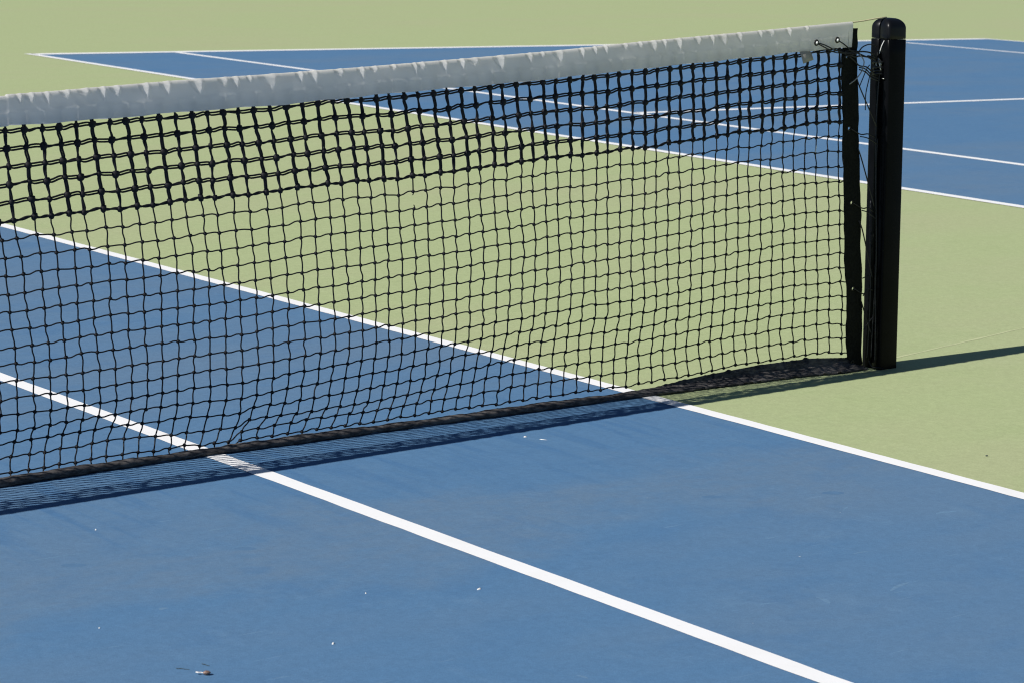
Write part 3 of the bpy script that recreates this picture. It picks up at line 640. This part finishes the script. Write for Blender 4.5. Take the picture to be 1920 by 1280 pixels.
# bottom tape ---------------------------------------------------------
bt = MB(); rows = []
x = -.2; XE = 6.292
RN = [(random.uniform(20, 160), random.uniform(0, 6.3), random.uniform(-5, 5)) for _ in range(10)]
while True:
    f = smooth(5.28, 5.75, x)
    yc = interp([3.0, 3.5, 3.75, 4.1, 5.3], [-.09, -.052, -.034, -.022, -.018], x)
    yb = interp([5.3, 5.6, 5.9, 6.1, 6.3], [-.012, .004, .003, -.004, -.022], x)
    yf = interp([5.3, 5.64, 5.83, 6.04, 6.185, 6.292], [-.032, -.026, -.030, -.034, -.054, -.048], x)
    zt = interp([5.3, 5.5, 5.75, 5.9, 6.1, 6.25, 6.292], [.021, .022, .030, .037, .039, .030, .012], x)
    rr = .0098 + .0012 * math.sin(9 * x) + .001 * math.sin(41 * x)
    flat = [(yb + .003, .004), (yb + .004, zt * .7), (yb + .002, zt + .004), (yb - .002, zt + .004), (yb - .004, zt * .75), (lerp(yb, yf, .25), zt * .52 + .003),
            (lerp(yb, yf, .5), zt * .34 + .004), (lerp(yb, yf, .75), zt * .2 + .004), (yf, .0055), (yf - .002, .003), (yf + .003, .0005), (lerp(yb, yf, .5), .0005)]
    M = len(flat); ring = []
    for k in range(M):
        a = -PI * .15 - 2 * PI * k / M + PI * .5 - 1.9
        a = PI * 1.75 + 2 * PI * k / M       # back-bottom, up, over to the front
        rad = rr
        for fr_, ph, tw in RN[:6]: rad += .00022 * math.sin(fr_ * x + ph + tw * a)
        spiral = (x * 26 + a / (2 * PI)) % 1
        rad += .0010 * (spiral - .5)
        cy, cz = yc + 1.15 * rad * math.cos(a), max(.0008, .0108 + rad * math.sin(a))
        fy, fz = flat[k]
        if 3 <= k <= 9:
            nn = sum(math.sin(fr_ * 1.6 * x + ph + tw * k * .8) for fr_, ph, tw in RN) * .0009
            fz += nn; fy += .6 * nn
        ring.append((x, lerp(cy, fy, f), max(.0006, lerp(cz, fz, f)) - .0036))
    rows.append(ring)
    if x >= XE: break
    x = min(XE, x + (.005 if x > 3.2 else .03))
bt.grid(rows, close=True); n = len(rows[0])
bt.f.append(tuple((len(rows) - 1) * n + k for k in range(n)))
bt.build('bottom_tape', M_TAPE, net)

# tag under the headband
tg = MB(); ring = []
TQ = [Vector(q) for q in (BEYE2, BEYE3, BEYE4, BEYE5)]
for q in TQ: q.x -= .012
for q, dy in zip(TQ, (.0125, .0125, .0165, .0165)): q.y -= dy
A, B, Cc, D = TQ
for q in (A, B): q.z += .004
for t in (0, .35, .7, 1):
    l = A.lerp(D, t); r = B.lerp(Cc, t); b = Vector((0, -.0025 * math.sin(PI * t), 0))
    ring.append([l + b, l.lerp(r, .5) + b * 1.6, r + b, r + b + Vector((0, .0008, 0)), l.lerp(r, .5) + b * 1.6 + Vector((0, .0008, 0)), l + b + Vector((0, .0008, 0))])
tg.grid(ring, close=True); tg.f.append((18, 19, 20, 21, 22, 23)); tg.f.append((5, 4, 3, 2, 1, 0))
tg.build('tag', M_TAG, net)

# ------------------------------------------------------------------ post
LEAN = .042
PX, PY, HS = 6.358, -.0325, .0368
post = thing('net_post', 'black square net post with rounded cap at the end of the net', 'net post', (PX, PY, 0))
def outline(hs, r=.007, notch=True, nd=.005, nw=.0034):
    pts = []
    for cx, cy, a0 in ((1, 1, 0), (-1, 1, .5), (-1, -1, 1), (1, -1, 1.5)):
        for k in range(5):
            a = (a0 + .5 * k / 4) * PI
            pts.append((cx * (hs - r) + r * math.cos(a), cy * (hs - r) + r * math.sin(a)))
        if cx == -1 and cy == 1 and notch:
            pts += [(-hs, nw + .001), (-hs + .001, nw), (-hs + nd, nw), (-hs + nd, -nw), (-hs + .001, -nw), (-hs, -nw - .001)]
    return pts
def pp(q, z): return (PX + q[0], PY + q[1] + LEAN * z, z)
pm = MB(); o = outline(HS); rows = [[pp(q, z) for q in o] for z in (-.05, .3, .6, .9, .9410)]
o2 = outline(HS - .0012); rows.append([pp(q, .9425) for q in o2])
pm.grid(rows, close=True); n = len(o); pm.f.append(tuple((len(rows) - 1) * n + k for k in range(n)))
col_o = pm.build('column', M_POST, post, smooth=False)
for pgn in col_o.data.polygons: pgn.use_smooth = len(pgn.vertices) == 4
cm = MB(); rows = []
prof = [(0, .9440, -.0012), (0, .9455, 0)] + [(0, .958, 0), (0, .9735, 0)]
Rr = .0285
for k in range(1, 10):
    a = PI / 2 * k / 9; prof.append((Rr * (1 - math.cos(a)), .9735 + Rr * math.sin(a), 0))
for ins, z, ex in prof:
    hs = HS + .0004 + ex; sc = (hs - ins) / hs
    oo = outline(hs, .010 if ins == 0 else .010, True, .0030, .0012)
    rows.append([pp((q[0] * sc, q[1] * sc), z) for q in oo])
cm.grid(rows, close=True); n = len(rows[0]); cm.f.append(tuple((len(rows) - 1) * n + k for k in range(n))); cm.f.append(tuple(range(n - 1, -1, -1)))
cap = cm.build('cap', M_CAP, post)
md = col_o.modifiers.new('e', 'EDGE_SPLIT'); md.split_angle = math.radians(50)
md = cap.modifiers.new('e', 'EDGE_SPLIT'); md.split_angle = math.radians(55)
def xf(z): return PX - HS
def py(z): return PY + LEAN * z
#           # the post's face towards the net
XF = PX - HS
rod = MB(); rod.tube([(XF - .004, py(z), z) for z in (.012, .3, .6, .905)], .0042, 10)
for z in (.03, .25, .47, .69, .89): rod.tube([(XF - .004, py(z), z), (XF + .004, py(z), z)], .0036, 8)
rod.build('lacing_rod', M_SIDE, post)
def Rd(z, dy=-.004, dx=-.009): return (XF + dx, py(z) + dy, z)
# wire hook and clip near the top of the rod
hk = MB(); z = .868
hk.tube(spline([Rd(z + .014, -.010, -.006), Rd(z + .020, -.008, -.013), Rd(z + .006, -.014, -.014), Rd(z - .012, -.016, -.010), Rd(z - .016, -.010, -.005)]), .0018, 7)
hk.torus(Rd(z + .004, -.008, -.011), .0075, .0016, (1, .4, .2), 16, 6)
hk.tube([Rd(.832, -.014, -.004), Rd(.8315, -.026, -.005)], .0016, 6)
hk.build('wire_hook', M_STEEL, post)
ck = MB()
for a, b, z in [(.012, .010, .86), (.010, .014, .85), (.014, .006, .875), (.011, .012, .842)]:
    ck.torus(Rd(z, -.004, -.008), .009 + a * .3, .0032, (.25, .3, 1), 14, 6)
ck.build('cord_knot', M_CORD, post)
zt_ = MB(); zt_.tube(spline([Rd(.939, -.0185, -.001), Rd(.925, -.012, -.0035), Rd(.909, -.006, -.004), Rd(.895, -.001, -.004)]), .0012, 6)
zt_.build('cable_tie', M_TIE, post)

# lacing cords between the side tape and the post (part of the net)
def cord(pts, r=.0014, name='lacing_cord', mat=None, sub=7):
    k = MB(); k.tube(spline(pts, sub), r * 1.25, 6); return k.build(name, mat or M_CORD, net)
def E(f, z, dy=-.008):            # on the side tape, f across it
    l, r_ = interp(SZ, SL, z), interp(SZ, SR, z)
    return (lerp(l, r_, f), interp(SZ, SYY, z) + dy, z)
def G(f, z, dy=-.006):            # in the gap, f from the tape to the rod
    a = interp(SZ, SR, z)
    return (lerp(a, XF - .009, f), lerp(interp(SZ, SYY, z), py(z), f) + dy, z)
def H(x, z, dy=-.0125): return (x, ytop(x) + dy, z)
b0, b1 = BEYE0, BEYE1
cord([H(b0[0], b0[2], -.0178), H(b0[0] + .03, .930, -.0195), H(b0[0] + .07, .917, -.0195), H(6.16, .908, -.013), E(.4, .906, -.013), E(1, .905, -.008)])
cord([H(b0[0], b0[2] - .002, -.0178), H(b0[0] + .03, .924, -.0185), H(b0[0] + .07, .910, -.0185), H(6.16, .905, -.013), E(.7, .902, -.013)])
cord([H(b1[0], b1[2] - .001, -.0178), H(6.15, .932, -.0195), H(6.172, .920, -.0195), E(.35, .913, -.013), E(1, .909, -.008)])
for z, dz in ((.908, .004), (.902, -.004), (.896, .002)):
    cord([E(.05, z), E(.35, z + dz, -.011), E(.75, z - dz, -.010), E(1, z), G(.4, z - .005 + dz), G(.75, z - .008), Rd(z - .022)], .0020)
cord([E(1, .909), G(.2, .921), G(.5, .928), G(.75, .926), Rd(.920, .002)])
cord([G(.5, .896), G(.63, .886), G(.64, .858), G(.53, .831), G(.36, .788), G(.33, .742)], .0012)
cord([E(.98, .808), G(.2, .832), G(.4, .858), G(.55, .870)], .0012)
kn = MB()
for df, dz, r in ((0, 0, .0048), (.07, -.003, .0040), (-.08, .002, .0038), (.14, .002, .003)): kn.ball(G(.55 + df, .892 + dz), r)
kn.build('cord_knot', M_CORD, net)
cord([(SEYE0[0], SEYE0[1] - .011, SEYE0[2]), E(.7, .882), E(1, .869), G(.4, .864), G(.7, .849), Rd(.838)], .0017)
cord([E(1, .864), G(.35, .858), G(.65, .842), Rd(.831, -.008)], .0016)
cord([E(1, .858), G(.35, .850), G(.65, .834), Rd(.824, -.010)], .0016)
for q, z2, z3 in ((SEYE1, .662, .645), (SEYE2, .450, .432), (SEYE3, .223, .224)):
    cord([(q[0], q[1] - .011, q[2]), E(1, q[2] - .018), G(.5, lerp(q[2], z2, .6)), Rd(z2)], .0015)
    cord([E(.98, q[2] - .024), G(.5, lerp(q[2], z3, .65)), Rd(z3, -.010)], .0014)
for z1, z2 in ((.81, .695), (.606, .466), (.397, .260), (.170, .100)):
    cord([E(.8, z1 + .03), E(1, z1), G(.5, lerp(z1, z2, .52)), Rd(z2, -.006)], .0015)
cord([E(.95, .260), G(.5, .266), Rd(.273)], .0013)
cord([E(1, .108), G(.5, .125), Rd(.145, -.012)], .0013)
for ph, z0, z1, dy in ((.0, .86, .55, -.010), (1.2, .66, .02, -.014), (2.5, .48, .012, .004), (4.0, .30, .010, -.020)):
    pts = []; z = z0
    while z > z1:
        pts.append(Rd(z, dy + .006 * math.sin(11 * z + ph), -.009 + .002 * math.sin(9 * z + ph))); z -= .035
    cord(pts, .0016, sub=3)
cord([(6.300, PY - .012, .020), (6.307, PY - .020, .004), (6.322, PY - .040, .003), (6.318, PY - .052, .0025)], .0014)
cord([E(1, .901, -.010), E(1.18, .881, -.016), E(1, .854, -.017), E(.68, .832, -.014), E(.32, .818, -.010)], .0013, 'cable_tie', M_GREYTIE)

# -------------------------------------------------------- bits on the court
def fleck(x, y, sx, sy, label, mat=M_FLECK, h=.003, name='white_fleck', rot=0):
    k = MB(); n = 9; R_ = [random.uniform(.55, 1.1) for _ in range(n)]
    lo = []; hi = []
    for i in range(n):
        a = 2 * PI * i / n; px, py = sx * R_[i] * math.cos(a), sy * R_[i] * math.sin(a)
        cx, cy = px * math.cos(rot) - py * math.sin(rot), px * math.sin(rot) + py * math.cos(rot)
        lo.append((x + cx, y + cy, -.0035)); hi.append((x + cx * .7, y + cy * .7, -.004 + h * random.uniform(.7, 1.2)))
    k.grid([lo, hi], close=True); k.v.append((x, y, -.004 + h)); c = len(k.v) - 1
    for i in range(n): k.f.append((n + i, n + (i + 1) % n, c))
    ob = k.build(name, mat)
    return tag(ob, label, 'debris', 'white flecks lying on the blue court')
fleck(4.858, -.243, .007, .005, 'bright white fleck just in front of the net shadow')
fleck(4.877, -.289, .013, .0016, 'thin white splinter beside the fleck near the net shadow', name='white_splinter', rot=-.95, h=.002)
fleck(3.522, -.481, .0024, .002, 'small white speck at left below the net shadow')
fleck(3.188, -1.087, .002, .0016, 'tiny white speck nearest the lower left corner')
fleck(3.722, -1.161, .0022, .0018, 'tiny white speck between the seed husk and the white line')
fleck(3.924, -1.253, .008, .003, 'ragged white flake closest to the near white line', rot=.3)
fleck(3.488, -1.390, .007, .0025, 'pale flake on blue court right of the seed husk', rot=.6)

k = MB(); k.ball((5.717, -.987, -.003), .0028, (1.2, .9, .6), .3, 8, 6, .2)
tag(k.build('pebble', M_TWIG), 'tiny dark pebble on the green court near the right edge', 'pebble')
pod = thing('seed_husk', 'brown shiny seed husk with a pale stalk on the blue court', 'seed husk', (3.207, -1.422, 0))
k = MB(); rows = []
ax = Vector((.9, -.43, 0)).normalized(); sd = Vector((-ax.y, ax.x, 0)); c = Vector((3.207, -1.420, .0015))
for i in range(9):
    t = i / 8; r = .0046 * (math.sin(PI * min(1, .06 + .9 * t)) ** .7) * (1.1 - .25 * t)
    rows.append([c + ax * (-.0065 + .013 * t) + (sd * math.cos(2 * PI * j / 10) * 1.05 + Vector((0, 0, 1)) * math.sin(2 * PI * j / 10) * .8) * r * random.uniform(.9, 1.1) for j in range(10)])
k.grid(rows, close=True); k.f.append(tuple(range(9, -1, -1))); k.f.append(tuple(80 + j for j in range(10)))
k.build('husk', M_POD, pod)
k = MB(); k.tube(spline([c - ax * .006, c - ax * .010 + sd * .002, c - ax * .014 + sd * .0022, c - ax * .0185 + sd * .005]), [.0010] * 6 + [.0012] * 6 + [.0015] * 6 + [.0008], 6)
k.build('stalk', M_STALK, pod)
for nm, p0, p1, lab in (('twig', (3.180, -1.363), (3.197, -1.380), 'thin dark twig left of the seed husk on blue court'), ('twig', (3.230, -1.366), (3.236, -1.382), 'short dark twig just behind the seed husk')):
    a = Vector((p0[0], p0[1], -.0015)); b = Vector((p1[0], p1[1], -.002)); k = MB()
    k.tube(spline([a, a.lerp(b, .35) + Vector((.001, .001, 0)), a.lerp(b, .7), b]), [.0006] * 8 + [.0004] * 11, 5)
    tag(k.build(nm, M_TWIG), lab, 'twig', 'dark twigs by the seed husk')

# ---------------------------------------------------------- light and camera
SX, SY_ = 1.20, -.070
sun = bpy.data.lights.new('sun', 'SUN'); sun.energy = SUN; sun.angle = math.radians(.42); sun.color = (1, .965, .915)
so = bpy.data.objects.new('sun', sun); COL.objects.link(so); so.location = (0, 0, 20)
so.rotation_euler = Vector((SX, SY_, -1)).to_track_quat('-Z', 'Y').to_euler()
w = bpy.data.worlds.new('World'); scene.world = w; w.use_nodes = True
nt = w.node_tree; bg = nt.nodes['Background']; bg.inputs['Strength'].default_value = SKY
sk = nt.nodes.new('ShaderNodeTexSky'); sk.sky_type = 'NISHITA'; sk.sun_disc = False; sk.dust_density = 0.1; sk.altitude = 1500; sk.ozone_density = 3.0
sk.sun_elevation = math.atan2(1, math.hypot(SX, SY_)); sk.sun_rotation = math.atan2(-SX, -SY_) % (2 * PI)
nt.links.new(sk.outputs['Color'], bg.inputs['Color'])

cam = bpy.data.cameras.new('camera'); co = bpy.data.objects.new('camera', cam); COL.objects.link(co)
yaw, pit, rol = CAM[3], CAM[4], CAM[5]
f = Vector((math.sin(yaw) * math.cos(pit), math.cos(yaw) * math.cos(pit), -math.sin(pit)))
r = Vector((math.cos(yaw), -math.sin(yaw), 0)); u = r.cross(f)
r2 = r * math.cos(rol) + u * math.sin(rol); u2 = -r * math.sin(rol) + u * math.cos(rol)
M = Matrix((r2, u2, -f)).transposed().to_4x4(); M.translation = Vector(CAM[:3]); co.matrix_world = M
cam.sensor_width = 36; cam.lens = CAM[6] / 1920 * 36; cam.clip_start = .05; cam.clip_end = 1000
cam.dof.use_dof = True; cam.dof.focus_distance = 6.0; cam.dof.aperture_fstop = 16
scene.camera = co
vs = scene.view_settings
vs.view_transform = 'Standard'; vs.look = 'None'; vs.gamma = 1; vs.exposure = EXPO
scene.render.engine = 'CYCLES'
scene.cycles.max_bounces = 8
scene.cycles.filter_width = 1.15
